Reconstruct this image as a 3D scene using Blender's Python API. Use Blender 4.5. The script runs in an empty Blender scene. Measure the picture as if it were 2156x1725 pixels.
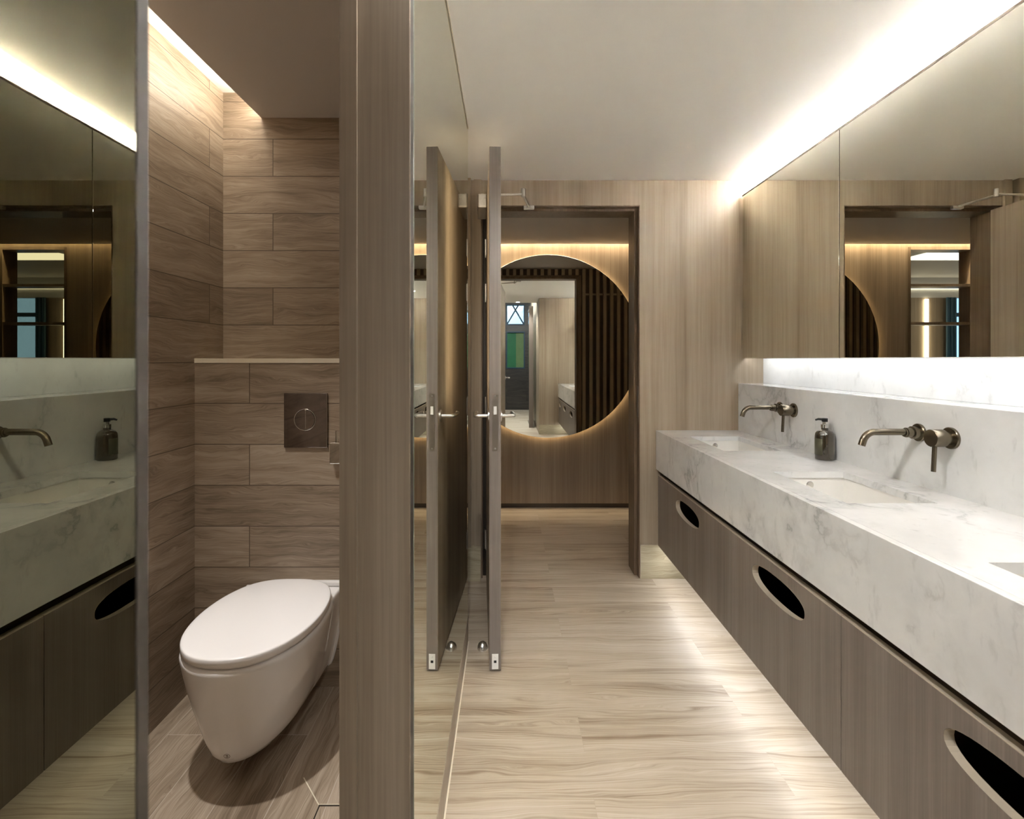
import bpy, bmesh, math, random
from mathutils import Vector, Matrix
random.seed(4)
PI = math.pi
scene = bpy.context.scene
COL = scene.collection

# ------------------------------------------------------------------ camera
CAM_H = 1.32
cam_data = bpy.data.cameras.new('camera')
cam = bpy.data.objects.new('camera', cam_data)
COL.objects.link(cam)
scene.camera = cam
cam.location = (0, 0, CAM_H)
cam.rotation_euler = (PI / 2, 0, 0)
cam_data.sensor_fit = 'HORIZONTAL'
cam_data.sensor_width = 36.0
cam_data.lens = 18.0
cam_data.shift_x = (1078 - 1068) / 2156
cam_data.shift_y = -(862.5 - 757) / 2156
cam_data.clip_start = 0.02
cam_data.dof.use_dof = True
cam_data.dof.focus_distance = 2.6
cam_data.dof.aperture_fstop = 9.0

# ------------------------------------------------------------------ world, exposure
world = bpy.data.worlds.new('daylight')
scene.world = world
world.use_nodes = True
world.node_tree.nodes['Background'].inputs[0].default_value = (0.38, 0.64, 1.0, 1)
world.node_tree.nodes['Background'].inputs[1].default_value = 0.22
scene.view_settings.view_transform = 'Standard'
scene.view_settings.look = 'None'
scene.view_settings.exposure = 3.32
scene.view_settings.gamma = 1.0
scene.view_settings.use_curve_mapping = False
scene.cycles.max_bounces = 12
scene.cycles.diffuse_bounces = 5
scene.cycles.glossy_bounces = 8
scene.cycles.transmission_bounces = 8
scene.cycles.sample_clamp_indirect = 14.0
scene.cycles.use_denoising = True
scene.cycles.adaptive_threshold = 0.02
scene.cycles.blur_glossy = 0.3

LED_COL = (0.965, 0.98, 1.0)
L_CAB_TOP = 740.0
L_CAB_BOTTOM = 2.5
L_VANITY = 3.2
L_TOILET_COVE = 5.0
L_HALL = 17.0
L_HALO = 1.8
W_TOILET_SPOT = 13.0
W_BASIN_FILL = 3.5
W_REAR_SPOT = 10.0

# ------------------------------------------------------------------ materials
def srgb(r, g, b):
    f = lambda c: (c / 255 / 12.92) if c <= 10 else ((c / 255 + 0.055) / 1.055) ** 2.4
    return (f(r), f(g), f(b), 1)

class NT:
    def __init__(self, name):
        self.m = bpy.data.materials.new(name)
        self.m.use_nodes = True
        self.t = self.m.node_tree
        self.t.nodes.clear()
        self.out = self.t.nodes.new('ShaderNodeOutputMaterial')
    def n(self, kind, **kw):
        nd = self.t.nodes.new(kind)
        for k, v in kw.items():
            setattr(nd, k, v)
        return nd
    def set(self, nd, **kw):
        for k, v in kw.items():
            nd.inputs[k.replace('_', ' ')].default_value = v
    def l(self, a, b):
        self.t.links.new(a, b)
    def pos(self):
        return self.n('ShaderNodeNewGeometry').outputs['Position']
    def scaled(self, vec, sc, off=(0, 0, 0)):
        mp = self.n('ShaderNodeMapping')
        mp.inputs['Scale'].default_value = sc
        mp.inputs['Location'].default_value = off
        self.l(vec, mp.inputs['Vector'])
        return mp.outputs['Vector']
    def noise(self, vec, scale=1.0, detail=4.0, rough=0.55, dist=0.0):
        nd = self.n('ShaderNodeTexNoise')
        nd.inputs['Scale'].default_value = scale
        nd.inputs['Detail'].default_value = detail
        nd.inputs['Roughness'].default_value = rough
        nd.inputs['Distortion'].default_value = dist
        self.l(vec, nd.inputs['Vector'])
        return nd.outputs['Fac']
    def math(self, op, a, b=None, clamp=False):
        nd = self.n('ShaderNodeMath', operation=op)
        nd.use_clamp = clamp
        for i, v in enumerate((a, b)):
            if v is None:
                continue
            if isinstance(v, (int, float)):
                nd.inputs[i].default_value = v
            else:
                self.l(v, nd.inputs[i])
        return nd.outputs[0]
    def ramp(self, fac, stops):
        nd = self.n('ShaderNodeValToRGB')
        cr = nd.color_ramp
        while len(cr.elements) < len(stops):
            cr.elements.new(0.5)
        for e, (p, c) in zip(cr.elements, stops):
            e.position = p
            e.color = c if len(c) == 4 else (*c, 1)
        self.l(fac, nd.inputs[0])
        return nd.outputs[0]
    def mix(self, fac, a, b, mode='MIX'):
        nd = self.n('ShaderNodeMix', data_type='RGBA', blend_type=mode)
        for i, v in ((0, fac), (6, a), (7, b)):
            if isinstance(v, (int, float)):
                nd.inputs[i].default_value = v
            elif isinstance(v, (tuple, list)):
                nd.inputs[i].default_value = v
            else:
                self.l(v, nd.inputs[i])
        return nd.outputs[2]
    def sep(self, vec):
        nd = self.n('ShaderNodeSeparateXYZ')
        self.l(vec, nd.inputs[0])
        return nd.outputs
    def comb(self, x=0.0, y=0.0, z=0.0):
        nd = self.n('ShaderNodeCombineXYZ')
        for i, v in enumerate((x, y, z)):
            if isinstance(v, (int, float)):
                nd.inputs[i].default_value = v
            else:
                self.l(v, nd.inputs[i])
        return nd.outputs[0]
    def finish(self, color, rough=0.5, metallic=0.0, spec=0.5, bump=None, bstr=0.1, bdist=0.001, coat=0.0):
        p = self.n('ShaderNodeBsdfPrincipled')
        for k, v in (('Base Color', color), ('Roughness', rough), ('Metallic', metallic)):
            if isinstance(v, (int, float, tuple)):
                p.inputs[k].default_value = v
            else:
                self.l(v, p.inputs[k])
        p.inputs['Specular IOR Level'].default_value = spec
        p.inputs['Coat Weight'].default_value = coat
        p.inputs['Coat Roughness'].default_value = 0.05
        if bump is not None:
            b = self.n('ShaderNodeBump')
            b.inputs['Strength'].default_value = bstr
            b.inputs['Distance'].default_value = bdist
            self.l(bump, b.inputs['Height'])
            self.l(b.outputs[0], p.inputs['Normal'])
        self.l(p.outputs[0], self.out.inputs[0])
        return self.m

def plain(name, col, rough=0.5, metallic=0.0, spec=0.5, var=0.04, coat=0.0):
    t = NT(name)
    nz = t.noise(t.scaled(t.pos(), (6, 6, 6)), 1.0, 3)
    c = t.mix(nz, tuple(x * (1 - var) for x in col[:3]) + (1,), tuple(min(1, x * (1 + var)) for x in col[:3]) + (1,))
    return t.finish(c, rough, metallic, spec, coat=coat)

def emitter(name, strength, col=LED_COL):
    t = NT(name)
    e = t.n('ShaderNodeEmission')
    e.inputs[0].default_value = (*col, 1)
    e.inputs[1].default_value = strength
    t.l(e.outputs[0], t.out.inputs[0])
    return t.m

def mirror_mat(name, col, rough=0.0):
    t = NT(name)
    g = t.n('ShaderNodeBsdfGlossy')
    g.inputs['Color'].default_value = (*col, 1)
    g.inputs['Roughness'].default_value = rough
    t.l(g.outputs[0], t.out.inputs[0])
    return t.m

def veneer(name, dark, mid, light, rough=0.42, panel=0.0):
    """straight grained laminate, grain running along world Z"""
    t = NT(name)
    p = t.pos()
    fine = t.noise(t.scaled(p, (230, 230, 3.0)), 1.0, 3, 0.6)
    med = t.noise(t.scaled(p, (46, 46, 0.9), (3, 1, 7)), 1.0, 4, 0.6, 0.3)
    broad = t.noise(t.scaled(p, (7.5, 7.5, 0.22), (9, 4, 2)), 1.0, 2, 0.5, 0.5)
    a = t.math('MULTIPLY', fine, 0.30)
    b = t.math('MULTIPLY', med, 0.38)
    c = t.math('MULTIPLY', broad, 0.52)
    s = t.math('ADD', t.math('ADD', a, b), c)
    col = t.ramp(s, [(0.40, dark), (0.58, mid), (0.76, light)])
    return t.finish(col, rough, 0, 0.4, bump=fine, bstr=0.12, bdist=0.0004)

def grain(t, vec, along, across, seed=0):
    """wood figure for planks: vec with x = along the board, y = across it"""
    warp = t.noise(t.scaled(vec, (along * 0.9, across * 0.35, 1), (seed, 0, 0)), 1.0, 2, 0.5)
    xs = t.sep(vec)
    yy = t.math('MULTIPLY', xs[1], across)
    ph = t.math('ADD', yy, t.math('MULTIPLY', warp, 9.0))
    figure = t.math('SINE', t.math('MULTIPLY', ph, 2.6))
    figure = t.math('MULTIPLY', t.math('ADD', figure, 1.0), 0.5)
    fib = t.noise(t.scaled(vec, (along * 2.6, across * 11.0, 1), (seed, 3, 0)), 1.0, 5, 0.72)
    soft = t.noise(t.scaled(vec, (along * 1.0, across * 1.1, 1), (seed, 8, 0)), 1.0, 4, 0.62, 0.6)
    s = t.math('ADD', t.math('MULTIPLY', figure, 0.05), t.math('MULTIPLY', fib, 0.56))
    return t.math('ADD', s, t.math('MULTIPLY', soft, 0.42)), fib

def planks(name, ax, ay, length, height, off, cols, grout, mortar, vary=0.25, rough=0.35,
           along=1.6, across=16, off_amt=0.5, spec=0.5, wave=2.2, contrast=(0.38, 0.52, 0.66)):
    """wood look boards; ax / ay = which world axis runs along / across the boards"""
    t = NT(name)
    xyz = t.sep(t.pos())
    U = t.math('ADD', xyz[ax], off[0])
    V = t.math('ADD', xyz[ay], off[1])
    vec = t.comb(U, V, 0.0)
    br = t.n('ShaderNodeTexBrick')
    br.offset = off_amt
    br.offset_frequency = 2
    br.squash = 1.0
    br.inputs['Color1'].default_value = (0, 0, 0, 1)
    br.inputs['Color2'].default_value = (1, 1, 1, 1)
    br.inputs['Mortar'].default_value = (0.5, 0.5, 0.5, 1)
    br.inputs['Scale'].default_value = 1.0
    br.inputs['Mortar Size'].default_value = mortar
    br.inputs['Mortar Smooth'].default_value = 0.0
    br.inputs['Bias'].default_value = 0.0
    br.inputs['Brick Width'].default_value = length
    br.inputs['Row Height'].default_value = height
    t.l(vec, br.inputs['Vector'])
    rnd = t.sep(br.outputs['Color'])[0]
    wv = t.noise(t.comb(t.math('MULTIPLY', t.math('ADD', U, t.math('MULTIPLY', rnd, 7.1)), along * 1.5), t.math('MULTIPLY', V, across * 0.45), rnd), 1.0, 3, 0.55)
    wv = t.math('MULTIPLY', t.math('SUBTRACT', wv, 0.5), wave / across)
    vec2 = t.comb(t.math('ADD', U, t.math('MULTIPLY', rnd, 13.7)), t.math('ADD', t.math('ADD', V, wv), t.math('MULTIPLY', rnd, 5.3)), 0.0)
    s, fib = grain(t, vec2, along, across)
    s = t.math('ADD', s, t.math('MULTIPLY', t.math('SUBTRACT', rnd, 0.5), vary * 0.4))
    col = t.ramp(s, [(contrast[0], cols[0]), (contrast[1], cols[1]), (contrast[2], cols[2])])
    col = t.mix(br.outputs['Fac'], col, grout)
    h = t.math('SUBTRACT', t.math('MULTIPLY', fib, 0.3), br.outputs['Fac'])
    return t.finish(col, rough, 0, spec, bump=h, bstr=0.3, bdist=0.0008)

def marble_mat():
    t = NT('veined_marble')
    p = t.pos()
    w = t.n('ShaderNodeTexNoise')
    w.inputs['Scale'].default_value = 2.6
    w.inputs['Detail'].default_value = 5
    t.l(p, w.inputs['Vector'])
    vm = t.n('ShaderNodeVectorMath', operation='MULTIPLY_ADD')
    t.l(w.outputs['Color'], vm.inputs[0])
    vm.inputs[1].default_value = (0.5, 0.5, 0.5)
    t.l(p, vm.inputs[2])
    v1 = t.noise(t.scaled(vm.outputs[0], (1.7, 1.5, 1.1)), 1.0, 8, 0.60)
    ridge = t.math('ABSOLUTE', t.math('SUBTRACT', v1, 0.5))
    vein = t.ramp(ridge, [(0.0, (1, 1, 1)), (0.012, (0.35, 0.35, 0.35)), (0.05, (0, 0, 0))])
    gate = t.ramp(t.noise(t.scaled(p, (2.2, 2.2, 2.2), (5, 2, 1)), 1.0, 3), [(0.43, (0, 0, 0)), (0.60, (1, 1, 1))])
    vein = t.math('MULTIPLY', t.sep(vein)[0], t.sep(gate)[0])
    spots = t.noise(t.scaled(p, (26, 26, 11), (1, 1, 4)), 1.0, 5, 0.6)
    spots = t.ramp(spots, [(0.60, (0, 0, 0)), (0.74, (1, 1, 1))])
    cloud = t.noise(t.scaled(p, (3, 3, 3)), 1.0, 5, 0.6)
    base = t.ramp(cloud, [(0.3, (0.645, 0.65, 0.65)), (0.7, (0.79, 0.795, 0.795))])
    col = t.mix(t.math('MULTIPLY', vein, 0.66), base, (0.27, 0.275, 0.28, 1))
    col = t.mix(t.math('MULTIPLY', t.sep(spots)[0], 0.34), col, (0.33, 0.335, 0.34, 1))
    return t.finish(col, 0.09, 0, 0.55)

def brushed(name, col, rough):
    t = NT(name)
    nz = t.noise(t.scaled(t.pos(), (300, 300, 300)), 1.0, 2)
    r = t.math('ADD', t.math('MULTIPLY', nz, 0.04), rough - 0.02)
    return t.finish((*col, 1), r, 1.0)

M = {}
M['wall_veneer'] = veneer('oak_laminate', (0.24, 0.186, 0.128), (0.34, 0.272, 0.20), (0.425, 0.353, 0.27))
M['grey_veneer'] = veneer('grey_oak_laminate', (0.132, 0.108, 0.092), (0.188, 0.157, 0.136), (0.25, 0.215, 0.19))
M['frame_veneer'] = veneer('dark_oak_laminate', (0.10, 0.066, 0.038), (0.155, 0.107, 0.066), (0.21, 0.15, 0.10))
M['pillar_veneer'] = veneer('brown_oak_laminate', (0.105, 0.078, 0.052), (0.158, 0.120, 0.083), (0.21, 0.165, 0.12))
M['hall_veneer'] = veneer('walnut_laminate', (0.19, 0.135, 0.088), (0.27, 0.20, 0.135), (0.35, 0.27, 0.19))
M['floor'] = planks('oak_floor', 0, 1, 1.22, 0.178, (0.35, 0.06),
                    ((0.215, 0.152, 0.094, 1), (0.43, 0.352, 0.262, 1), (0.55, 0.48, 0.395, 1)),
                    (0.40, 0.32, 0.23, 1), 0.0005, vary=0.15, rough=0.42, wave=2.3, along=0.7, across=13,
                    contrast=(0.36, 0.50, 0.66))
M['toilet_floor'] = planks('oak_floor_tile', 1, 0, 1.0, 0.165, (0.2, 0.04),
                    ((0.17, 0.125, 0.085, 1), (0.34, 0.27, 0.20, 1), (0.47, 0.39, 0.31, 1)),
                    (0.50, 0.44, 0.38, 1), 0.0012, vary=0.4, rough=0.3, along=1.6, across=18)
TILE = ((0.165, 0.121, 0.080, 1), (0.29, 0.223, 0.160, 1), (0.40, 0.325, 0.245, 1))
M['tile_x'] = planks('wood_look_tile_along_x', 0, 2, 1.0, 0.165, (1.039 + 10.0, 0.0125 + 0.165 * 10),
                     TILE, (0.10, 0.07, 0.045, 1), 0.0018, vary=0.28, rough=0.45, along=2.0, across=22)
M['tile_y'] = planks('wood_look_tile_along_y', 1, 2, 1.0, 0.165, (10.0 - 2.166, 0.0125 + 0.165 * 10),
                     TILE, (0.10, 0.07, 0.045, 1), 0.0018, vary=0.28, rough=0.45, along=2.0, across=22)
M['dark_tile'] = planks('dark_wood_look_tile', 0, 2, 1.0, 0.165, (10, 10),
                     ((0.02, 0.018, 0.015, 1), (0.04, 0.034, 0.03, 1), (0.06, 0.05, 0.04, 1)),
                     (0.02, 0.015, 0.01, 1), 0.0018, rough=0.4)
M['skirting_tile'] = planks('skirting_tile', 0, 2, 1.2, 0.2, (0.3, 0.0),
                     ((0.30, 0.25, 0.16, 1), (0.45, 0.39, 0.27, 1), (0.56, 0.50, 0.37, 1)),
                     (0.30, 0.24, 0.17, 1), 0.0005, rough=0.35, along=1.6, across=16)
M['paint'] = plain('cream_paint', (0.91, 0.895, 0.87), 0.6, var=0.01)
M['white_paint'] = plain('white_paint', (0.80, 0.78, 0.74), 0.6, var=0.01)
M['grey_paint'] = plain('grey_paint', (0.57, 0.54, 0.51), 0.7, var=0.01)
M['taupe_paint'] = plain('taupe_paint', (0.16, 0.15, 0.14), 0.8, var=0.01)
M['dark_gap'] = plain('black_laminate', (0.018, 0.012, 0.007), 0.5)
M['door_edge'] = plain('brown_edge_band', (0.028, 0.021, 0.015), 0.6)
M['recess'] = plain('dark_recess', (0.06, 0.04, 0.022), 0.5)
M['black'] = plain('black_plastic', (0.008, 0.008, 0.008), 0.3)
M['marble'] = marble_mat()
M['ceramic'] = plain('white_ceramic', (0.78, 0.76, 0.745), 0.08, coat=0.4, var=0.005)
M['seat_plastic'] = plain('white_plastic', (0.80, 0.78, 0.77), 0.22, var=0.005)
M['basin'] = plain('white_basin', (0.80, 0.785, 0.755), 0.12, var=0.01)
M['edge_light'] = plain('pale_edge_band', (0.52, 0.45, 0.35), 0.4)
M['silver'] = brushed('brushed_steel', (0.72, 0.70, 0.67), 0.28)
M['chrome'] = mirror_mat('polished_chrome', (0.80, 0.79, 0.77), 0.03)
M['dark_chrome'] = mirror_mat('smoked_chrome', (0.26, 0.235, 0.23), 0.04)
M['gunmetal'] = brushed('gunmetal', (0.20, 0.17, 0.125), 0.26)
M['lock_metal'] = brushed('bronzed_steel', (0.26, 0.225, 0.19), 0.42)
M['white_metal'] = plain('white_metal', (0.75, 0.73, 0.70), 0.3)
M['mirror'] = mirror_mat('mirror_glass', (0.86, 0.86, 0.80))
M['mirror_cab'] = mirror_mat('cabinet_mirror_glass', (0.84, 0.838, 0.76))
M['mirror_dark'] = mirror_mat('tinted_mirror_glass', (0.19, 0.18, 0.13))
M['mirror_round'] = mirror_mat('round_mirror_glass', (0.80, 0.81, 0.76))
M['green_edge'] = plain('mirror_edge_grey_green', (0.16, 0.20, 0.16), 0.5)
M['bead'] = plain('cream_bead', (0.72, 0.65, 0.52), 0.4)
M['slat'] = plain('slat_oak', (0.30, 0.235, 0.165), 0.5, var=0.2)
M['green'] = plain('green_blind', (0.01, 0.13, 0.045), 0.6, var=0.2)
M['green_pale'] = plain('olive_blind', (0.10, 0.17, 0.06), 0.6, var=0.2)
M['window_frame'] = plain('dark_blue_frame', (0.010, 0.045, 0.075), 0.5)
M['led_top'] = emitter('led_cabinet_top', L_CAB_TOP)
M['led_bottom'] = emitter('led_cabinet_underside', L_CAB_BOTTOM)
M['led_vanity'] = emitter('led_vanity', L_VANITY)
M['led_toilet'] = emitter('led_cove', L_TOILET_COVE, (1.0, 0.90, 0.76))
M['led_hall'] = emitter('led_hall', L_HALL, (1.0, 0.84, 0.6))
M['led_halo'] = emitter('led_halo', L_HALO, (1.0, 0.76, 0.45))
M['led_edge'] = emitter('led_mirror_edge', 2.5, (1.0, 0.84, 0.60))
M['led_room'] = emitter('led_room', 0.5, (1.0, 0.95, 0.75))
M['led_strip_far'] = emitter('led_wall_strip', 1.4, (1.0, 0.9, 0.65))
M['rear_fill'] = emitter('rear_fill', 3.2, (0.90, 0.96, 1.0))  # glow of the added fill panel behind the camera
M['lamp_disc'] = emitter('lamp_disc', 12.0, (1.0, 0.93, 0.82))
def bottle_mat():
    t = NT('smoked_glass')
    nz = t.noise(t.scaled(t.pos(), (30, 30, 30)), 1.0, 2)
    c = t.mix(nz, (0.028, 0.020, 0.010, 1), (0.045, 0.034, 0.018, 1))
    return t.finish(c, 0.06, 0, 0.8, coat=1.0)
M['bottle'] = bottle_mat()
M['label_paper'] = plain('olive_label', (0.075, 0.07, 0.04), 0.4, var=0.3)
def glass_mat():
    t = NT('clear_glass')
    g = t.n('ShaderNodeBsdfGlass')
    g.inputs['Roughness'].default_value = 0.0
    g.inputs['IOR'].default_value = 1.45
    g.inputs['Color'].default_value = (0.93, 0.97, 0.96, 1)
    t.l(g.outputs[0], t.out.inputs[0])
    return t.m
M['glass'] = glass_mat()

# ------------------------------------------------------------------ mesh helpers
def add_box(bm, x0, x1, y0, y1, z0, z1):
    vs = [bm.verts.new((x, y, z)) for x in (x0, x1) for y in (y0, y1) for z in (z0, z1)]
    for f in ((0, 1, 3, 2), (4, 6, 7, 5), (0, 4, 5, 1), (2, 3, 7, 6), (0, 2, 6, 4), (1, 5, 7, 3)):
        bm.faces.new([vs[i] for i in f])
    return vs

def box_bm(*args):
    bm = bmesh.new()
    add_box(bm, *args)
    return bm

def boxes_bm(*lst):
    bm = bmesh.new()
    for a in lst:
        add_box(bm, *a)
    return bm

def frame_axes(d):
    d = d.normalized()
    up = Vector((0, 0, 1)) if abs(d.z) < 0.95 else Vector((1, 0, 0))
    a = d.cross(up).normalized()
    return a, d.cross(a).normalized()

def add_tube(bm, pts, rad, seg=20, cap=True):
    pts = [Vector(p) for p in pts]
    if not isinstance(rad, (list, tuple)):
        rad = [rad] * len(pts)
    a = None
    rings = []
    for i, p in enumerate(pts):
        d = (pts[min(i + 1, len(pts) - 1)] - pts[max(i - 1, 0)]).normalized()
        if a is None:
            a, b = frame_axes(d)
        else:
            a = (a - d * a.dot(d)).normalized()
            b = d.cross(a).normalized()
        rings.append([bm.verts.new(p + (a * math.cos(2 * PI * k / seg) + b * math.sin(2 * PI * k / seg)) * rad[i]) for k in range(seg)])
    for r0, r1 in zip(rings, rings[1:]):
        for k in range(seg):
            bm.faces.new((r0[k], r0[(k + 1) % seg], r1[(k + 1) % seg], r1[k]))
    if cap:
        bm.faces.new(rings[0][::-1])
        bm.faces.new(rings[-1])

def add_lathe(bm, profile, origin, axis=(0, 0, 1), seg=40):
    """profile: (distance along the axis, radius)"""
    o, d = Vector(origin), Vector(axis).normalized()
    a, b = frame_axes(d)
    rings = []
    for h, r in profile:
        if r < 1e-6:
            rings.append([bm.verts.new(o + d * h)])
        else:
            rings.append([bm.verts.new(o + d * h + (a * math.cos(2 * PI * k / seg) + b * math.sin(2 * PI * k / seg)) * r) for k in range(seg)])
    for r0, r1 in zip(rings, rings[1:]):
        for k in range(seg):
            k2 = (k + 1) % seg
            if len(r0) == 1 and len(r1) == 1:
                continue
            if len(r0) == 1:
                bm.faces.new((r0[0], r1[k2], r1[k]))
            elif len(r1) == 1:
                bm.faces.new((r0[k], r0[k2], r1[0]))
            else:
                bm.faces.new((r0[k], r0[k2], r1[k2], r1[k]))

def world_loc(o):
    m = Matrix.Identity(4)
    while o is not None:
        m = Matrix.LocRotScale(o.location, o.rotation_euler, None) @ m
        o = o.parent
    return m

def obj(name, bm, mat, parent=None, bevel=0.0, smooth=False, seg=2, local=False):
    """link a bmesh as ONE object; vertices are in world space unless local is set"""
    bmesh.ops.recalc_face_normals(bm, faces=bm.faces)
    me = bpy.data.meshes.new(name)
    if parent is not None and not local:
        bm.transform(world_loc(parent).inverted())
    bm.to_mesh(me)
    bm.free()
    me.materials.append(mat)
    o = bpy.data.objects.new(name, me)
    COL.objects.link(o)
    if parent is not None:
        o.parent = parent
    if smooth:
        for p in me.polygons:
            p.use_smooth = True
        if smooth != 'all':
            try:
                me.set_sharp_from_angle(angle=math.radians(38))
            except Exception:
                pass
    if bevel:
        b = o.modifiers.new('bevel', 'BEVEL')
        b.width = bevel
        b.segments = seg
        b.limit_method = 'ANGLE'
        b.angle_limit = math.radians(40)
    return o

def thing(name, label, cat, loc=(0, 0, 0), rotz=0.0, group=None, kind=None):
    o = bpy.data.objects.new(name, None)
    COL.objects.link(o)
    o.location = loc
    o.rotation_euler = (0, 0, rotz)
    o.empty_display_size = 0.05
    o['label'] = label
    o['category'] = cat
    if group:
        o['group'] = group
    if kind:
        o['kind'] = kind
    return o

def tag(o, label, cat, group=None, kind=None):
    o['label'] = label
    o['category'] = cat
    if group:
        o['group'] = group
    if kind:
        o['kind'] = kind
    return o

def struct(name, bm, mat, label, cat, bevel=0.0):
    return tag(obj(name, bm, mat, bevel=bevel), label, cat, kind='structure')

def spot(name, parent, loc, watts, angle, blend, radius=0.03, tilt=0.0, col=(1, 0.975, 0.95)):
    l = bpy.data.lights.new(name, 'SPOT')
    l.energy = watts
    l.spot_size = math.radians(angle)
    l.spot_blend = blend
    l.shadow_soft_size = radius
    l.color = col
    o = bpy.data.objects.new(name, l)
    COL.objects.link(o)
    o.parent = parent
    o.location = loc
    o.rotation_euler = (0, tilt, 0)
    return o

# ------------------------------------------------------------------ key planes
YB = 3.087            # door wall, bathroom face
YH = 3.275            # door wall, hall face
YF = 4.55             # hall far wall
XR = 1.555            # right wall
XM = -0.184           # wall mirror face
ZC = 2.40             # ceiling
XT = -1.26            # toilet side wall
YT = 2.271            # toilet back wall
YL = 2.064            # cistern ledge face

# ------------------------------------------------------------------ large structure
struct('floor', boxes_bm((-0.25, 1.66, -4.4, YH, -0.08, 0.0), (-2.1, 2.3, YH, YF + 0.1, -0.08, 0.0),
                         (-9.0, 1.0, YF + 0.1, 9.6, -0.08, 0.0)), M['floor'],
       'light oak plank floor running through the bathroom and the doorway', 'floor')
struct('floor', box_bm(XT - 0.1, -0.25, -0.7, YT + 0.1, -0.08, 0.0), M['toilet_floor'],
       'greyish wood look tiled floor under the toilet', 'floor')
struct('ceiling', box_bm(-0.315, 1.66, -0.74, YB + 0.1, ZC, ZC + 0.05), M['paint'],
       'plain cream ceiling over the washbasins', 'ceiling')
struct('ceiling', boxes_bm((-0.315, 1.66, -4.4, -0.74, 2.95, 3.0), (-0.315, 1.66, -0.78, -0.74, ZC + 0.05, 3.0)), M['paint'],
       'raised pale ceiling behind, seen in the round mirror', 'ceiling')
struct('ceiling', boxes_bm((-1.091, -0.315, -0.7, YT + 0.1, 2.392, 2.42), (-1.091, -1.075, -0.7, YT + 0.1, 2.42, 2.52)), M['grey_paint'],
       'lowered taupe ceiling over the toilet', 'ceiling')
struct('ceiling', box_bm(XT - 0.1, -1.0, -0.7, YT + 0.1, 2.504, 2.55), M['white_paint'],
       'bright recessed light slot beside the toilet ceiling', 'ceiling')
struct('ceiling', box_bm(-2.1, 2.3, YB + 0.1, YF - 0.05, 2.335, 2.385), M['grey_paint'],
       'dark taupe ceiling of the passage beyond the door', 'ceiling')
struct('ceiling', boxes_bm((-2.1, 2.3, YF - 0.12, YF + 0.1, 2.47, 2.52)), M['grey_paint'],
       'narrow slot ceiling above the round mirror wall', 'ceiling')

# door wall (bathroom side veneer, hall side dark)
struct('wall_back', boxes_bm((0.80, 1.66, YB, YH - 0.02, 0, ZC), (-0.155, 0.80, YB, YH - 0.02, 2.25, ZC), (-0.34, -0.155, YB, YH - 0.02, 0, ZC)),
       M['wall_veneer'], 'light oak panelled wall around the open doorway', 'wall')
struct('wall_hall_side', boxes_bm((0.80, 2.3, YH - 0.02, YH, 0, 2.5), (-0.155, 0.80, YH - 0.02, YH, 2.25, 2.5), (-2.1, -0.155, YH - 0.02, YH, 0, 2.5)),
       M['recess'], 'dark wall behind the vertical slats, seen in the round mirror', 'wall')
# right wall
struct('wall_right', box_bm(XR, 1.66, -0.02, YB, 0, ZC), M['taupe_paint'],
       'wall behind the basins and the mirror cabinet', 'wall')
# partition with the wall mirror, pillar, then wall behind the camera
struct('wall_left', boxes_bm((-0.315, XM - 0.008, 0.99, 2.39, 0, 2.52), (-0.35, -0.25, 2.39, YB, 0, ZC)), M['wall_veneer'],
       'partition between toilet and basins that carries the tall mirror', 'wall')
struct('trim_1', box_bm(-0.315, XM, 0.968, 0.9745, 0, ZC), M['pillar_veneer'],
       'brown oak post between the toilet opening and the tall mirror', 'trim', bevel=0.0012)
struct('trim_2', box_bm(-0.3155, -0.283, 0.962, 0.9675, 0, ZC), M['pillar_veneer'],
       'narrow stop strip on the left edge of the oak post', 'trim')
struct('trim_3', box_bm(XM - 0.0078, XM - 0.0005, 0.9748, 1.008, 0, ZC), M['dark_gap'],
       'thin black strip between the oak post and the tall mirror', 'trim')
struct('wall_front', boxes_bm((0.56, 1.66, -0.12, -0.005, 0, ZC), (0.56, 0.68, -4.4, -0.12, 0, 3.0)), M['wall_veneer'],
       'oak end wall of the washbasin run, seen in the round mirror', 'wall')
struct('wall_left_rear', box_bm(-0.315, XM, -4.4, -0.50, 0, 3.0), M['dark_tile'],
       'wall behind the toilet door, outside the view', 'wall')
struct('wall_rear', boxes_bm((-0.315, -0.03, -4.5, -4.4, 0, 3.0), (0.46, 0.66, -4.5, -4.4, 0, 3.0),
                             (-0.03, 0.46, -4.5, -4.4, 0, 1.08), (-0.03, 0.46, -4.5, -4.4, 2.05, 2.22), (-0.03, 0.46, -4.5, -4.4, 2.76, 3.0)),
       M['dark_tile'], 'dark tiled wall with a window, seen in the round mirror', 'wall')
# small jogs left of the door
struct('trim_4', box_bm(-0.249, -0.218, 3.045, YB, 0.2, ZC), M['wall_veneer'],
       'narrow oak strip in the corner left of the door', 'trim')
struct('trim_5', box_bm(-0.200, -0.157, 3.070, YB, 0.2, ZC), M['wall_veneer'],
       'flat oak strip beside the door hinges', 'trim')

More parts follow.
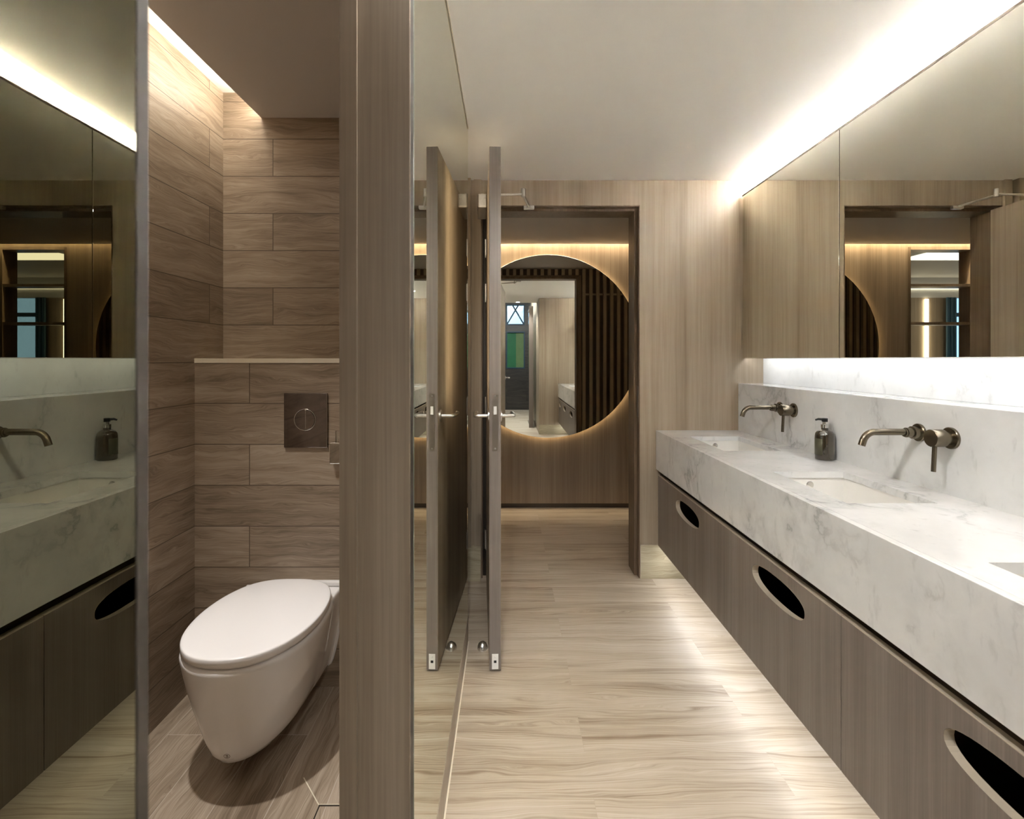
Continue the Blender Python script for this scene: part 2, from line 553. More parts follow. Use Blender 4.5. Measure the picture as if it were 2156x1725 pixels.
# toilet room shell
struct('wall_toilet_side', box_bm(XT - 0.1, XT, -0.7, YT + 0.1, 0, 2.504), M['tile_y'],
       'dark wood look tiled wall left of the toilet', 'wall')
struct('wall_toilet_back', box_bm(XT, -0.315, YT, YT + 0.1, 0, 2.504), M['tile_x'],
       'wood look tiled wall above the cistern ledge', 'wall')
struct('wall_toilet_front', box_bm(XT, -0.315, -0.7, -0.6, 0, 2.5), M['tile_x'],
       'tiled wall opposite the toilet, outside the view', 'wall')
led = thing('wall_ledge', 'boxed wood look tiled ledge hiding the cistern behind the toilet', 'wall', (-0.79, YL, 0), kind='structure')
obj('ledge_face', box_bm(XT, -0.3155, YL, YT, 0, 1.305), M['tile_x'], led)
o = obj('ledge_cap', box_bm(XT, -0.3155, YL - 0.004, YT, 1.3055, 1.3238), M['bead'], led, bevel=0.001)
o['label'] = 'pale edge strip along the ledge'

# hall
struct('wall_hall', boxes_bm((-0.733, 2.3, YF, YF + 0.1, 0.04, 2.47), (-2.1, -1.33, YF, YF + 0.1, 0.04, 2.47),
                             (-1.33, -0.733, YF, YF + 0.1, 0.04, 0.9), (-1.33, -0.733, YF, YF + 0.1, 2.32, 2.47)),
       M['hall_veneer'], 'brown oak wall carrying the round mirror', 'wall')
struct('baseboard_hall', box_bm(-2.1, 2.3, YF + 0.012, YF + 0.1, 0, 0.04), M['recess'],
       'dark recessed skirting under the round mirror wall', 'baseboard')
struct('wall_hall_left', box_bm(-2.2, -2.1, YB, YF + 0.1, 0, 2.5), M['frame_veneer'], 'left end wall of the passage', 'wall')
struct('wall_hall_right', box_bm(2.3, 2.4, YB, YF + 0.1, 0, 2.5), M['frame_veneer'], 'right end wall of the passage', 'wall')

# room beyond the open shelf
struct('wall_room_far', boxes_bm((-3.98, 1.0, 8.0, 8.1, 0, 2.285), (-4.159, -3.98, 8.02, 8.1, 0, 2.285)), M['hall_veneer'],
       'oak wall of the room beyond the open shelf', 'wall')
struct('wall_room_lintel', box_bm(-9, 1.0, 8.0, 8.1, 2.285, 2.6), M['grey_paint'], 'grey lintel above the far window', 'wall')
struct('ceiling', box_bm(-9, 1.0, YF + 0.1, 9.6, 2.6, 2.7), M['grey_paint'], 'grey ceiling of the room beyond the shelf', 'ceiling')
struct('wall_room_left', box_bm(-9.1, -9, YF + 0.1, 9.6, 0, 2.6), M['grey_paint'], 'left wall of the far room', 'wall')
struct('wall_room_right', box_bm(1.0, 1.1, YF + 0.1, 8.1, 0, 2.6), M['grey_paint'], 'right wall of the far room', 'wall')
struct('wall_room_near', box_bm(-9.0, -2.1, YF, YF + 0.1, 0, 2.6), M['grey_paint'], 'near wall of the far room', 'wall')
w = thing('window_1', 'tall window with blue daylight, seen through the open shelf', 'window', (-6.5, 8.05, 0), kind='structure')
obj('window_frame', boxes_bm((-4.19, -4.16, 8.0, 8.06, 0, 2.285), (-9.0, -4.19, 8.0, 8.06, 1.99, 2.05), (-9, -4.22, 8.0, 8.06, 0, 0.08),
                             (-6.0, -5.94, 8.0, 8.06, 0.08, 2.285)), M['window_frame'], w)
obj('window_pane', box_bm(-9, -4.22, 8.03, 8.036, 0.08, 2.285), M['glass'], w)
c = tag(obj('light_cove', box_bm(-6, -2.2, 6.0, 6.55, 2.59, 2.598), M['led_room']), 'bright ceiling light trough seen through the top of the open shelf', 'ceiling light')
c = tag(obj('wall_light', box_bm(-3.73, -3.69, 7.97, 7.998, 0.2, 2.26), M['led_strip_far']), 'slim vertical wall light beyond the open shelf', 'wall light')
c = tag(obj('wall_light', box_bm(-6, -2.2, 7.975, 7.998, 2.42, 2.44), M['led_room']), 'thin horizontal light line above the far window', 'wall light')
c = tag(obj('curtain', None or (lambda bm: ([add_tube(bm, [(-3.99 - 0.028 * k, 7.93 + 0.012 * (k % 2), 0.01), (-3.99 - 0.028 * k, 7.93 + 0.012 * (k % 2), 2.28)], 0.02, 10) for k in range(5)], bm)[1])(bmesh.new()), M['window_frame'], smooth=True),
        'dark curtain at the edge of the far window', 'curtain')

# windows behind, seen in the round mirror
w = thing('window_2', 'small high window with crossed dark bars, seen in the round mirror', 'window', (0.215, -4.45, 2.22), kind='structure')
def bar(bm, a, b, y, t, d):
    a, b = Vector(a), Vector(b)
    u = (b - a).normalized()
    n = Vector((-u.y, u.x)) * t / 2
    vs = []
    for p in (a, b):
        for s in (-1, 1):
            for yy in (y, y + d):
                q = p + n * s
                vs.append(bm.verts.new((q.x, yy, q.y)))
    for f in ((0, 1, 3, 2), (4, 6, 7, 5), (0, 4, 5, 1), (2, 3, 7, 6), (0, 2, 6, 4), (1, 5, 7, 3)):
        bm.faces.new([vs[i] for i in f])
bm = boxes_bm((-0.03, 0.0, -4.44, -4.38, 2.22, 2.76), (0.43, 0.46, -4.44, -4.38, 2.22, 2.76), (0, 0.43, -4.44, -4.38, 2.22, 2.25), (0, 0.43, -4.44, -4.38, 2.73, 2.76))
bar(bm, (0.0, 2.25), (0.30, 2.76), -4.43, 0.035, 0.03)
bar(bm, (0.43, 2.25), (0.13, 2.76), -4.42, 0.035, 0.03)
obj('window_frame', bm, M['window_frame'], w)
obj('window_pane', box_bm(0.0, 0.43, -4.46, -4.455, 2.25, 2.73), M['glass'], w)
w = thing('window_3', 'lower window with green and olive blinds, seen in the round mirror', 'window', (0.215, -4.45, 1.08), kind='structure')
obj('window_frame', boxes_bm((-0.03, 0.0, -4.44, -4.38, 1.08, 2.05), (0.43, 0.46, -4.44, -4.38, 1.08, 2.05), (0, 0.43, -4.44, -4.38, 1.08, 1.11), (0, 0.43, -4.44, -4.38, 2.02, 2.05)), M['window_frame'], w)
obj('blind', box_bm(0.0, 0.23, -4.43, -4.425, 1.11, 2.02), M['green'], w)
obj('blind', box_bm(0.23, 0.43, -4.428, -4.423, 1.11, 2.02), M['green_pale'], w)
s = thing('shower_screen', 'framed glass shower screen, seen in the round mirror', 'shower screen', (0.46, -0.85, 0))
obj('screen_frame', boxes_bm((0.42, 0.50, -0.90, -0.86, 0, 2.35), (0.44, 0.48, -1.9, -0.90, 0, 0.03), (0.44, 0.48, -1.9, -0.90, 2.32, 2.35)), M['grey_veneer'], s)
obj('screen_glass', box_bm(0.455, 0.463, -1.9, -0.905, 0.035, 2.315), M['glass'], s)

# slatted screen on the hall face of the door wall
bm = bmesh.new()
x = -1.95
while x < 2.25:
    z0 = 2.262 if -0.20 < x < 0.80 else 0.0
    add_box(bm, x, x + 0.034, YH + 0.001, YH + 0.045, z0, 2.33)
    x += 0.0775
add_box(bm, 0.84, 2.28, YH + 0.001, YH + 0.012, 2.04, 2.06)
tag(obj('slatted_screen', bm, M['slat']), 'row of vertical oak slats around the doorway, seen in the round mirror', 'slatted screen')

# door lining
struct('trim_6', boxes_bm((0.776, 0.7995, YB + 0.045, YH, 0, 2.249), (-0.1545, -0.131, YB + 0.045, YH, 0, 2.249), (-0.131, 0.776, YB + 0.045, YH, 2.226, 2.249),
                          (0.794, 0.7995, YB - 0.001, YB + 0.045, 0, 2.249), (-0.1545, -0.149, YB - 0.001, YB + 0.045, 0, 2.249),
                          (-0.149, 0.794, YB - 0.001, YB + 0.045, 2.243, 2.249),
                          (0.7995, 0.83, YH, YH + 0.02, 0, 2.262), (-0.185, -0.1545, YH, YH + 0.02, 0, 2.262), (-0.185, 0.83, YH, YH + 0.02, 2.2495, 2.262)),
       M['frame_veneer'], 'dark oak door lining around the open doorway', 'door frame', bevel=0.001)
o = tag(obj('strike_plate', boxes_bm((0.789, 0.7938, YB + 0.008, YB + 0.034, 0.97, 1.16)), M['lock_metal'], bevel=0.001),
        'steel strike plate on the right side of the door lining', 'strike plate')
struct('jamb_shade', box_bm(-0.1485, -0.1285, YB + 0.040, YB + 0.0448, 0.0, 2.225), M['dark_gap'], 'black strip standing in for the shade in the hinge side of the door lining', 'trim')  # painted shade: black strip darkens the hinge side rebate
# skirting
struct('baseboard_back', boxes_bm((0.8035, 1.54, YB - 0.008, YB - 0.0005, 0, 0.2)), M['skirting_tile'],
       'pale oak tile skirting below the wall right of the doorway', 'baseboard')
struct('baseboard_back_edge', boxes_bm((0.8005, 0.803, YB - 0.009, YB, 0, 0.202), (0.8035, 1.54, YB - 0.009, YB - 0.0005, 0.2005, 0.203)), M['edge_light'],
       'thin metal edge of the tile skirting right of the doorway', 'trim')
struct('baseboard_left', boxes_bm((-0.25, -0.157, YB - 0.045, YB - 0.0005, 0, 0.199)), M['skirting_tile'],
       'short tile skirting in the corner left of the doorway', 'baseboard')
struct('baseboard_mirror', box_bm(XM - 0.0075, XM + 0.001, 1.0085, 2.39, 0.0, 0.122), M['wall_veneer'],
       'low oak skirting under the tall wall mirror', 'baseboard')
struct('baseboard_mirror_bead', boxes_bm((XM + 0.0015, XM + 0.006, 1.0085, 2.39, 0.0, 0.004), (XM + 0.0015, XM + 0.004, 1.0085, 2.39, 2.396, 2.3999)), M['bead'],
       'thin cream sealing bead along the foot and head of the tall mirror', 'trim')
struct('baseboard_front', box_bm(0.562, 1.54, -0.0045, 0.004, 0, 0.165), M['skirting_tile'],
       'pale skirting of the end wall, seen in the round mirror', 'baseboard')

# ------------------------------------------------------------------ wall mirror
t = thing('wall_mirror', 'tall frameless mirror on the partition right of the oak post', 'mirror', (XM, 1.7, 0.122))
obj('mirror_glass', box_bm(XM - 0.006, XM, 1.012, 2.39, 0.1225, 2.3955), M['mirror'], t)
bmx = boxes_bm((XM - 0.0075, XM - 0.0005, 1.0085, 1.0115, 0.1225, 2.3955))
obj('mirror_edge', bmx, M['green_edge'], t)

# ------------------------------------------------------------------ dark mirror door beside the camera
d2 = thing('door_2', 'dark tinted mirror door edge at the left side of the photo', 'door', (-0.2, 0.25, 0), kind='structure')
obj('mirror_panel', box_bm(-0.182, -0.176, -0.48, 0.2425, 0.012, 2.385), M['mirror_dark'], d2)
obj('door_core', box_bm(-0.216, -0.1825, -0.48, 0.2425, 0.012, 2.385), M['frame_veneer'], d2)
obj('edge_trim', box_bm(-0.216, -0.1755, 0.243, 0.2505, 0.012, 2.385), M['door_edge'], d2)

# ------------------------------------------------------------------ round mirror in the hall
RC = (0.359, 1.436)
RR = 0.808
t = thing('round_mirror', 'large round backlit mirror on the oak wall beyond the doorway', 'mirror', (RC[0], YF, RC[1]))
bm = bmesh.new()
add_lathe(bm, [(0, 0), (0, RR - 0.001), (0.001, RR), (0.007, RR), (0.008, 0)], (RC[0], YF - 0.036, RC[1]), (0, 1, 0), 128)
obj('mirror_glass', bm, M['mirror_round'], t, smooth=True)
bm = bmesh.new()
add_lathe(bm, [(0, 0), (0, RR - 0.06), (0.026, RR - 0.06), (0.026, 0)], (RC[0], YF - 0.0275, RC[1]), (0, 1, 0), 96)
obj('mounting_board', bm, M['recess'], t, smooth=True)
bm = bmesh.new()
add_lathe(bm, [(0, RR - 0.059), (0, RR - 0.040), (0.012, RR - 0.040), (0.012, RR - 0.059)], (RC[0], YF - 0.022, RC[1]), (0, 1, 0), 128)
o = obj('led_ring', bm, M['led_halo'], t, smooth=True)
# slot light above the mirror wall
tag(obj('slot_light', box_bm(-2.0, 2.2, YF - 0.045, YF - 0.025, 2.455, 2.462), M['led_hall']),
    'hidden warm light line in the slot above the round mirror wall', 'strip light')

# open shelf in the hall wall
t = thing('open_shelf', 'open oak shelf unit in the passage wall, seen in the cabinet mirror', 'shelf', (-1.03, YF, 0.9))
obj('side_panel', box_bm(-0.757, -0.734, YF - 0.001, YF + 0.14, 0.901, 2.319), M['frame_veneer'], t)
obj('side_panel', box_bm(-1.329, -1.306, YF - 0.001, YF + 0.14, 0.901, 2.319), M['hall_veneer'], t)
obj('top_panel', box_bm(-1.306, -0.757, YF - 0.001, YF + 0.14, 2.296, 2.319), M['hall_veneer'], t)
for z in (1.98, 1.64, 1.25):
    obj('shelf_board', box_bm(-1.306, -0.757, YF + 0.002, YF + 0.138, z - 0.012, z + 0.012), M['hall_veneer'], t)

# ------------------------------------------------------------------ oak door, standing open
ANG = math.atan2(0.052, 0.929)
d1 = thing('door_1', 'open grey oak door standing edge on beside the tall mirror', 'door', (-0.126, 3.078, 0), ANG, kind='structure')
LW, LT, LZ0, LZ1 = 0.922, 0.047, 0.010, 2.218
obj('door_panel', box_bm(0, LT, -LW, 0, LZ0, LZ1), M['grey_veneer'], d1, bevel=0.0008, local=True)
obj('lock_plate', box_bm(0.011, 0.036, -LW - 0.0012, -LW + 0.002, 0.934, 1.176), M['lock_metal'], d1, local=True)
bm = box_bm(0.017, 0.030, -LW - 0.011, -LW - 0.001, 1.088, 1.122)
for v in bm.verts:
    if v.co.y < -LW - 0.01 and v.co.x > 0.025:
        v.co.y += 0.008
obj('latch_bolt', bm, M['white_metal'], d1, local=True)
for nm, fx in (('door_face', (-0.0009, -0.0001)), ('door_face', (LT + 0.0001, LT + 0.0009))):
    obj(nm, box_bm(fx[0], fx[1], -LW + 0.001, -0.001, LZ0 + 0.001, LZ1 - 0.001), M['wall_veneer'], d1, local=True)
for z in (1.166, 0.944):
    bm = bmesh.new()
    add_lathe(bm, [(0, 0), (0, 0.0038), (0.001, 0.003), (0.001, 0)], (0.0235, -LW - 0.0013, z), (0, -1, 0), 16)
    obj('screw', bm, M['silver'], d1, local=True)
fb = obj('flush_plate', box_bm(0.010, 0.037, -LW - 0.0015, -LW + 0.002, 0.014, 0.078), M['white_metal'], d1, local=True)
fb['label'] = 'pale steel plate at the foot of the door edge'
obj('keyhole', boxes_bm((0.018, 0.029, -LW - 0.0025, -LW - 0.0015, 0.041, 0.051)), M['black'], fb, local=True)
bm = bmesh.new()
add_lathe(bm, [(0, 0), (0, 0.003), (0.001, 0.002), (0.001, 0)], (0.0235, -LW - 0.0016, 0.066), (0, -1, 0), 12)
obj('screw', bm, M['silver'], fb, local=True)
HY, HZ = -LW + 0.055, 1.077
for s, x0 in ((-1, 0.0), (1, LT)):
    bm = bmesh.new()
    pts = [(x0 + s * 0.004, HY, HZ), (x0 + s * 0.046, HY, HZ)]
    for k in range(1, 7):
        a = k / 6 * PI / 2
        pts.append((x0 + s * (0.046 + 0.014 * math.sin(a)), HY + 0.014 * (1 - math.cos(a)), HZ))
    pts.append((x0 + s * 0.060, HY + 0.115, HZ))
    for k in range(1, 5):
        a = k / 4 * PI / 2
        pts.append((x0 + s * (0.060 - 0.010 * (1 - math.cos(a))), HY + 0.115 + 0.010 * math.sin(a), HZ))
    add_tube(bm, pts, 0.0082, 18)
    h = obj('lever_handle', bm, M['silver'], d1, smooth=True, local=True)
    bm = bmesh.new()
    add_lathe(bm, [(0, 0), (0, 0.026), (0.006, 0.026), (0.008, 0.023), (0.008, 0)], (x0, HY, HZ), (s, 0, 0), 32)
    obj('rose', bm, M['silver'], h, smooth=True, local=True)
for z in (1.987, 1.72, 1.04, 0.237):
    bm = bmesh.new()
    add_tube(bm, [(-0.005, 0.003, z - 0.055), (-0.005, 0.003, z + 0.055)], 0.0065, 12)
    add_box(bm, -0.004, 0.0005, -0.03, 0.0, z - 0.05, z + 0.05)
    obj('hinge', bm, M['silver'], d1, smooth=True, local=True)
# closer
cl = obj('door_closer', box_bm(-0.052, -0.0005, -0.37, -0.13, 2.125, 2.198), M['silver'], d1, bevel=0.008, seg=3, local=True)
bm = bmesh.new()
add_tube(bm, [(-0.026, -0.24, 2.198), (-0.026, -0.24, 2.236)], 0.011, 16)
obj('spindle', bm, M['silver'], cl, smooth=True, local=True)
mw = world_loc(d1)
piv = mw @ Vector((-0.026, -0.24, 2.230))
elb = Vector((0.090, 2.868, 2.250))
shoe = Vector((0.130, 3.070, 2.236))
bm = bmesh.new()
add_tube(bm, [piv, elb + Vector((0, 0, -0.004))], 0.0062, 10)
obj('main_arm', bm, M['silver'], cl, smooth=True)
bm = bmesh.new()
add_tube(bm, [elb + Vector((0, 0, -0.018)), elb + Vector((0, 0, 0.026))], 0.011, 16)
obj('elbow_joint', bm, M['silver'], cl, smooth=True)
bm = bmesh.new()
add_tube(bm, [elb + Vector((0, 0, -0.01)), shoe], 0.0065, 10)
obj('fore_arm', bm, M['silver'], cl, smooth=True)
obj('arm_shoe', box_bm(0.098, 0.162, 3.060, 3.0855, 2.222, 2.241), M['silver'], cl, bevel=0.003)

bm = bmesh.new()
add_lathe(bm, [(0, 0.024), (0.012, 0.0235), (0.024, 0.018), (0.032, 0.009), (0.034, 0)], (-0.113, 2.335, 0), (0, 0, 1), 32)
tag(obj('door_stop', bm, M['silver'], smooth='all'), 'small domed steel door stop on the floor behind the open door', 'door stop')

# ------------------------------------------------------------------ vanity top (marble)
VX0, VZ0, VZ1 = 0.896, 0.6585, 0.893
HOLES = [(0.63, 1.076), (1.52, 1.95), (2.39, 2.84)]
HX0, HX1 = 1.01, 1.28
LX, LZ = 1.392, 1.177
def slab(xs, ys, holes, z0, z1):
    bm = bmesh.new()
    top, bot = {}, {}
    for i, x in enumerate(xs):
        for j, y in enumerate(ys):
            top[i, j] = bm.verts.new((x, y, z1))
            bot[i, j] = bm.verts.new((x, y, z0))
    nx, ny = len(xs) - 1, len(ys) - 1
    solid = lambda i, j: 0 <= i < nx and 0 <= j < ny and (i, j) not in holes
    for i in range(nx):
        for j in range(ny):
            if not solid(i, j):
                continue
            bm.faces.new((top[i, j], top[i + 1, j], top[i + 1, j + 1], top[i, j + 1]))
            bm.faces.new((bot[i, j], bot[i, j + 1], bot[i + 1, j + 1], bot[i + 1, j]))
            for di, dj, a, b in ((-1, 0, (i, j), (i, j + 1)), (1, 0, (i + 1, j), (i + 1, j + 1)), (0, -1, (i, j), (i + 1, j)), (0, 1, (i, j + 1), (i + 1, j + 1))):
                if not solid(i + di, j + dj):
                    bm.faces.new((top[a], top[b], bot[b], bot[a]))
    return bm
vt = thing('washbasin_counter', 'long white marble washbasin counter with raised ledge along the right wall', 'worktop', (1.2, 1.54, VZ0))
bm = slab([VX0 + 0.022, HX0, HX1, LX + 0.01], [0.0, 0.63, 1.076, 1.52, 1.95, 2.39, 2.84, YB - 0.001], {(1, 1), (1, 3), (1, 5)}, VZ1 - 0.024, VZ1)
obj('counter_slab', bm, M['marble'], vt)
obj('front_apron', box_bm(VX0, VX0 + 0.0219, 0.0, YB - 0.001, VZ0, VZ1), M['marble'], vt, bevel=0.0015)
obj('raised_ledge', box_bm(LX, XR - 0.0005, 0.0, YB - 0.001, VZ0, LZ), M['marble'], vt, bevel=0.0018)
obj('splashback', box_bm(XR - 0.012, XR - 0.0005, 0.0, YB - 0.001, LZ + 0.0005, 1.325), M['marble'], vt)
for (y0, y1) in HOLES:
    bm = bmesh.new()
    x0, x1, ya, yb = HX0 - 0.006, HX1 + 0.006, y0 - 0.006, y1 + 0.006
    zt, zb = VZ1 - 0.0245, VZ1 - 0.135
    tv = [bm.verts.new(p) for p in ((x0, ya, zt), (x1, ya, zt), (x1, yb, zt), (x0, yb, zt))]
    bv = [bm.verts.new(p) for p in ((x0 + .01, ya + .01, zb), (x1 - .004, ya + .01, zb), (x1 - .004, yb - .004, zb), (x0 + .01, yb - .004, zb))]
    for k in range(4):
        bm.faces.new((tv[k], tv[(k + 1) % 4], bv[(k + 1) % 4], bv[k]))
    bm.faces.new(bv)
    b = obj('basin', bm, M['basin'], vt)
    md = b.modifiers.new('thickness', 'SOLIDIFY')
    md.thickness = 0.008
    md.offset = 1.0
    bm = bmesh.new()
    add_lathe(bm, [(0, 0), (0, 0.030), (0.003, 0.031), (0.005, 0.027), (0.004, 0.010), (0.006, 0)], ((HX0 + HX1) / 2, (y0 + y1) / 2, zb + 0.0005), (0, 0, 1), 32)
    obj('drain', bm, M['chrome'], b, smooth=True)
    bm = bmesh.new()
    add_lathe(bm, [(0, 0), (0, 0.014), (0.002, 0.014), (0.003, 0.011), (0.002, 0)], ((HX0 + HX1) / 2 + 0.01, y1 + 0.0045, VZ1 - 0.052), (0, -1, 0), 24)
    obj('overflow', bm, M['chrome'], b, smooth=True)

# ------------------------------------------------------------------ vanity cabinet
vc = thing('vanity_cabinet', 'long wall hung grey oak vanity cabinet with dark oval finger holes', 'cabinet', (1.2, 1.54, 0.2))
DX = 0.908
bm = boxes_bm((0.945, 1.54, 0.001, YB - 0.004, 0.200, 0.214), (0.945, 1.54, 0.001, YB - 0.004, 0.642, 0.657),
              (1.528, 1.54, 0.001, YB - 0.004, 0.2145, 0.6415), (0.945, 1.527, 0.001, 0.016, 0.2145, 0.6415),
              (0.945, 1.527, YB - 0.019, YB - 0.004, 0.2145, 0.6415), (0.945, 0.950, 0.001, YB - 0.004, 0.59, 0.6415))
obj('carcass', bm, M['recess'], vc)
def drawer_front(y0, y1, hc, hl=0.34, hh=0.092, hz=0.539):
    z0, z1 = 0.2, 0.6215
    bm = bmesh.new()
    loop = []
    for k in range(40):
        a = 2 * PI * k / 40
        ca, sa = math.cos(a), math.sin(a)
        loop.append((hc + hl / 2 * math.copysign(abs(ca) ** 0.86, ca), hz + hh / 2 * math.copysign(abs(sa) ** 0.80, sa)))
    outer = [(y0, z0), (y1, z0), (y1, z1), (y0, z1)]
    def face(x):
        ov = [bm.verts.new((x, *p)) for p in outer]
        iv = [bm.verts.new((x, *p)) for p in loop]
        es = [bm.edges.new((ov[k], ov[(k + 1) % 4])) for k in range(4)]
        es += [bm.edges.new((iv[k], iv[(k + 1) % len(iv)])) for k in range(len(iv))]
        bmesh.ops.triangle_fill(bm, use_beauty=True, use_dissolve=False, edges=es)
        return ov, iv
    oa, ia = face(DX)
    ob, ib = face(DX + 0.022)
    for A, B in ((oa, ob), (ia, ib)):
        for k in range(len(A)):
            k2 = (k + 1) % len(A)
            bm.faces.new((A[k], A[k2], B[k2], B[k]))
    o = obj('drawer_front', bm, M['grey_veneer'], vc)
    bm = bmesh.new()
    A = [bm.verts.new((DX - 0.0002, hc + (p[0] - hc) * 0.997, hz + (p[1] - hz) * 0.99)) for p in loop]
    B = [bm.verts.new((DX + 0.0215, hc + (p[0] - hc) * 0.997, hz + (p[1] - hz) * 0.99)) for p in loop]
    for k in range(len(A)):
        k2 = (k + 1) % len(A)
        bm.faces.new((A[k], A[k2], B[k2], B[k]))
    e = obj('grip_edge', bm, M['edge_light'], o)
    e['label'] = 'pale edge band lining the oval finger hole'
    e = obj('top_edge', box_bm(DX + 0.0005, DX + 0.0215, y0, y1, 0.6216, 0.6235), M['edge_light'], o)
for y0, y1, hc in ((2.078, YB - 0.005, 2.590), (1.394, 2.075, 1.730), (0.412, 1.391, 0.898), (0.002, 0.409, 0.205)):
    drawer_front(y0, y1, hc, hl=0.335 if y1 > 0.5 else 0.24)
sl = obj('led_strip', box_bm(0.965, 0.985, 0.02, YB - 0.03, 0.1945, 0.1995), M['led_vanity'], vc)

# ------------------------------------------------------------------ mirror cabinet
mc = thing('mirror_cabinet', 'long wall hung mirror fronted cabinet above the marble ledge', 'cabinet', (1.485, 1.54, 1.326))
MX, MZ0, MZ1 = 1.4146, 1.326, 2.299
obj('cabinet_body', boxes_bm((MX + 0.022, XR - 0.0005, 0.0, YB - 0.006, 1.351, 2.244)), M['grey_veneer'], mc)
y = YB - 0.004
k = 0
while y > 0.05:
    y0 = max(y - 0.8995, 0.001)
    dd = obj('mirror_door', box_bm(MX, MX + 0.020, y0, y - 0.0045, MZ0, MZ1), M['mirror_cab'], mc, bevel=0.0012, seg=1)
    obj('door_backing', box_bm(MX + 0.0005, MX + 0.0215, y0 - 0.0042, y0 - 0.0003, MZ0, MZ1), M['recess'], dd)
    y = y0
obj('top_rail', box_bm(MX - 0.0005, MX + 0.004, 0.0, YB - 0.004, MZ1 + 0.0005, MZ1 + 0.010), M['lock_metal'], mc)
obj('led_strip', box_bm(MX + 0.0225, MX + 0.0290, 0.02, YB - 0.02, 2.2445, 2.248), M['led_top'], mc)
obj('led_strip', box_bm(1.445, 1.456, 0.02, YB - 0.02, 1.346, 1.3505), M['led_bottom'], mc)

# ------------------------------------------------------------------ taps
def bath_tap(y_off, label):
    y1, y2, z = 1.605 + y_off, 1.729 + y_off, 1.073
    t = thing('wall_tap', label, 'tap', (LX, (y1 + y2) / 2, z), group='wall mounted taps over the counter')
    bm = bmesh.new()
    add_lathe(bm, [(0, 0), (0, 0.030), (0.006, 0.030), (0.008, 0.028), (0.008, 0)], (LX, y2, z), (-1, 0, 0), 36)
    obj('spout_rose', bm, M['gunmetal'], t, smooth=True)
    bm = bmesh.new()
    add_lathe(bm, [(0, 0), (0, 0.021), (0.018, 0.021), (0.019, 0.0165), (0.038, 0.0165), (0.039, 0.014), (0.044, 0.014), (0.044, 0)], (LX - 0.0085, y2, z), (-1, 0, 0), 32)
    obj('spout_collar', bm, M['gunmetal'], t, smooth=True)
    bm = bmesh.new()
    pts = [(LX - 0.04, y2, z + 0.002), (LX - 0.135, y2, z + 0.002)]
    R = 0.042
    cx = LX - 0.150
    for k in range(1, 13):
        a = k / 12 * math.radians(72)
        pts.append((cx - R * math.sin(a), y2, z + 0.002 - R * (1 - math.cos(a))))
    l = Vector(pts[-1])
    pts.append(tuple(l + Vector((-math.cos(math.radians(72)), 0, -math.sin(math.radians(72)))) * 0.018))
    add_tube(bm, pts, 0.0112, 24)
    obj('spout', bm, M['gunmetal'], t, smooth=True)
    bm = bmesh.new()
    add_lathe(bm, [(0, 0), (0, 0.034), (0.006, 0.034), (0.008, 0.032), (0.008, 0)], (LX, y1, z), (-1, 0, 0), 40)
    obj('handle_rose', bm, M['gunmetal'], t, smooth=True)
    bm = bmesh.new()
    add_lathe(bm, [(0, 0), (0, 0.0215), (0.019, 0.0215), (0.019, 0.0275), (0.055, 0.0275), (0.057, 0.0265), (0.057, 0)], (LX - 0.0085, y1, z), (-1, 0, 0), 40)
    h = obj('handle_body', bm, M['gunmetal'], t, smooth=True)
    bm = bmesh.new()
    add_tube(bm, [(LX - 0.052, y1, z - 0.020), (LX - 0.056, y1, z - 0.105)], 0.0066, 16)
    obj('lever', bm, M['gunmetal'], h, smooth=True)
bath_tap(0.0, 'nearer bronze wall tap with long bent spout over the middle basin')
bath_tap(0.88, 'farther bronze wall tap, closest to the doorway wall')

# ------------------------------------------------------------------ soap bottle
bc = (1.352, 2.18)
t = thing('soap_bottle', 'dark glass pump soap bottle on the marble counter between the two taps', 'soap dispenser', (*bc, VZ1))
bm = bmesh.new()
prof = [(0.0005, 0), (0.0005, 0.034), (0.003, 0.037), (0.100, 0.0375), (0.112, 0.0355), (0.121, 0.029), (0.126, 0.019), (0.128, 0.014), (0.136, 0.0135), (0.136, 0)]
add_lathe(bm, prof, (*bc, VZ1), (0, 0, 1), 48)
obj('bottle_body', bm, M['bottle'], t, smooth=True)
bm = bmesh.new()
add_lathe(bm, [(0.022, 0.0377), (0.092, 0.0379), (0.092, 0.0376)], (*bc, VZ1), (0, 0, 1), 48)
gone = [v for v in bm.verts if (v.co.x - bc[0]) > -0.002 or (v.co.y - bc[1]) < -0.030]
bmesh.ops.delete(bm, geom=gone, context='VERTS')
o = obj('bottle_label', bm, M['label_paper'], t, smooth='all')
md = o.modifiers.new('thickness', 'SOLIDIFY')
md.thickness = 0.0004
bm = bmesh.new()
add_lathe(bm, [(0.1365, 0), (0.1365, 0.0145), (0.150, 0.0145), (0.152, 0.008), (0.162, 0.0075), (0.162, 0)], (*bc, VZ1), (0, 0, 1), 32)
obj('pump_collar', bm, M['chrome'], t, smooth=True)
bm = bmesh.new()
add_lathe(bm, [(0.162, 0), (0.162, 0.012), (0.176, 0.012), (0.178, 0.009), (0.178, 0)], (*bc, VZ1), (0, 0, 1), 32)
add_tube(bm, [(bc[0], bc[1], VZ1 + 0.171), (bc[0] - 0.020, bc[1] + 0.012, VZ1 + 0.172), (bc[0] - 0.030, bc[1] + 0.018, VZ1 + 0.167)], [0.0065, 0.005, 0.0035], 12)
obj('pump_head', bm, M['black'], t, smooth=True)

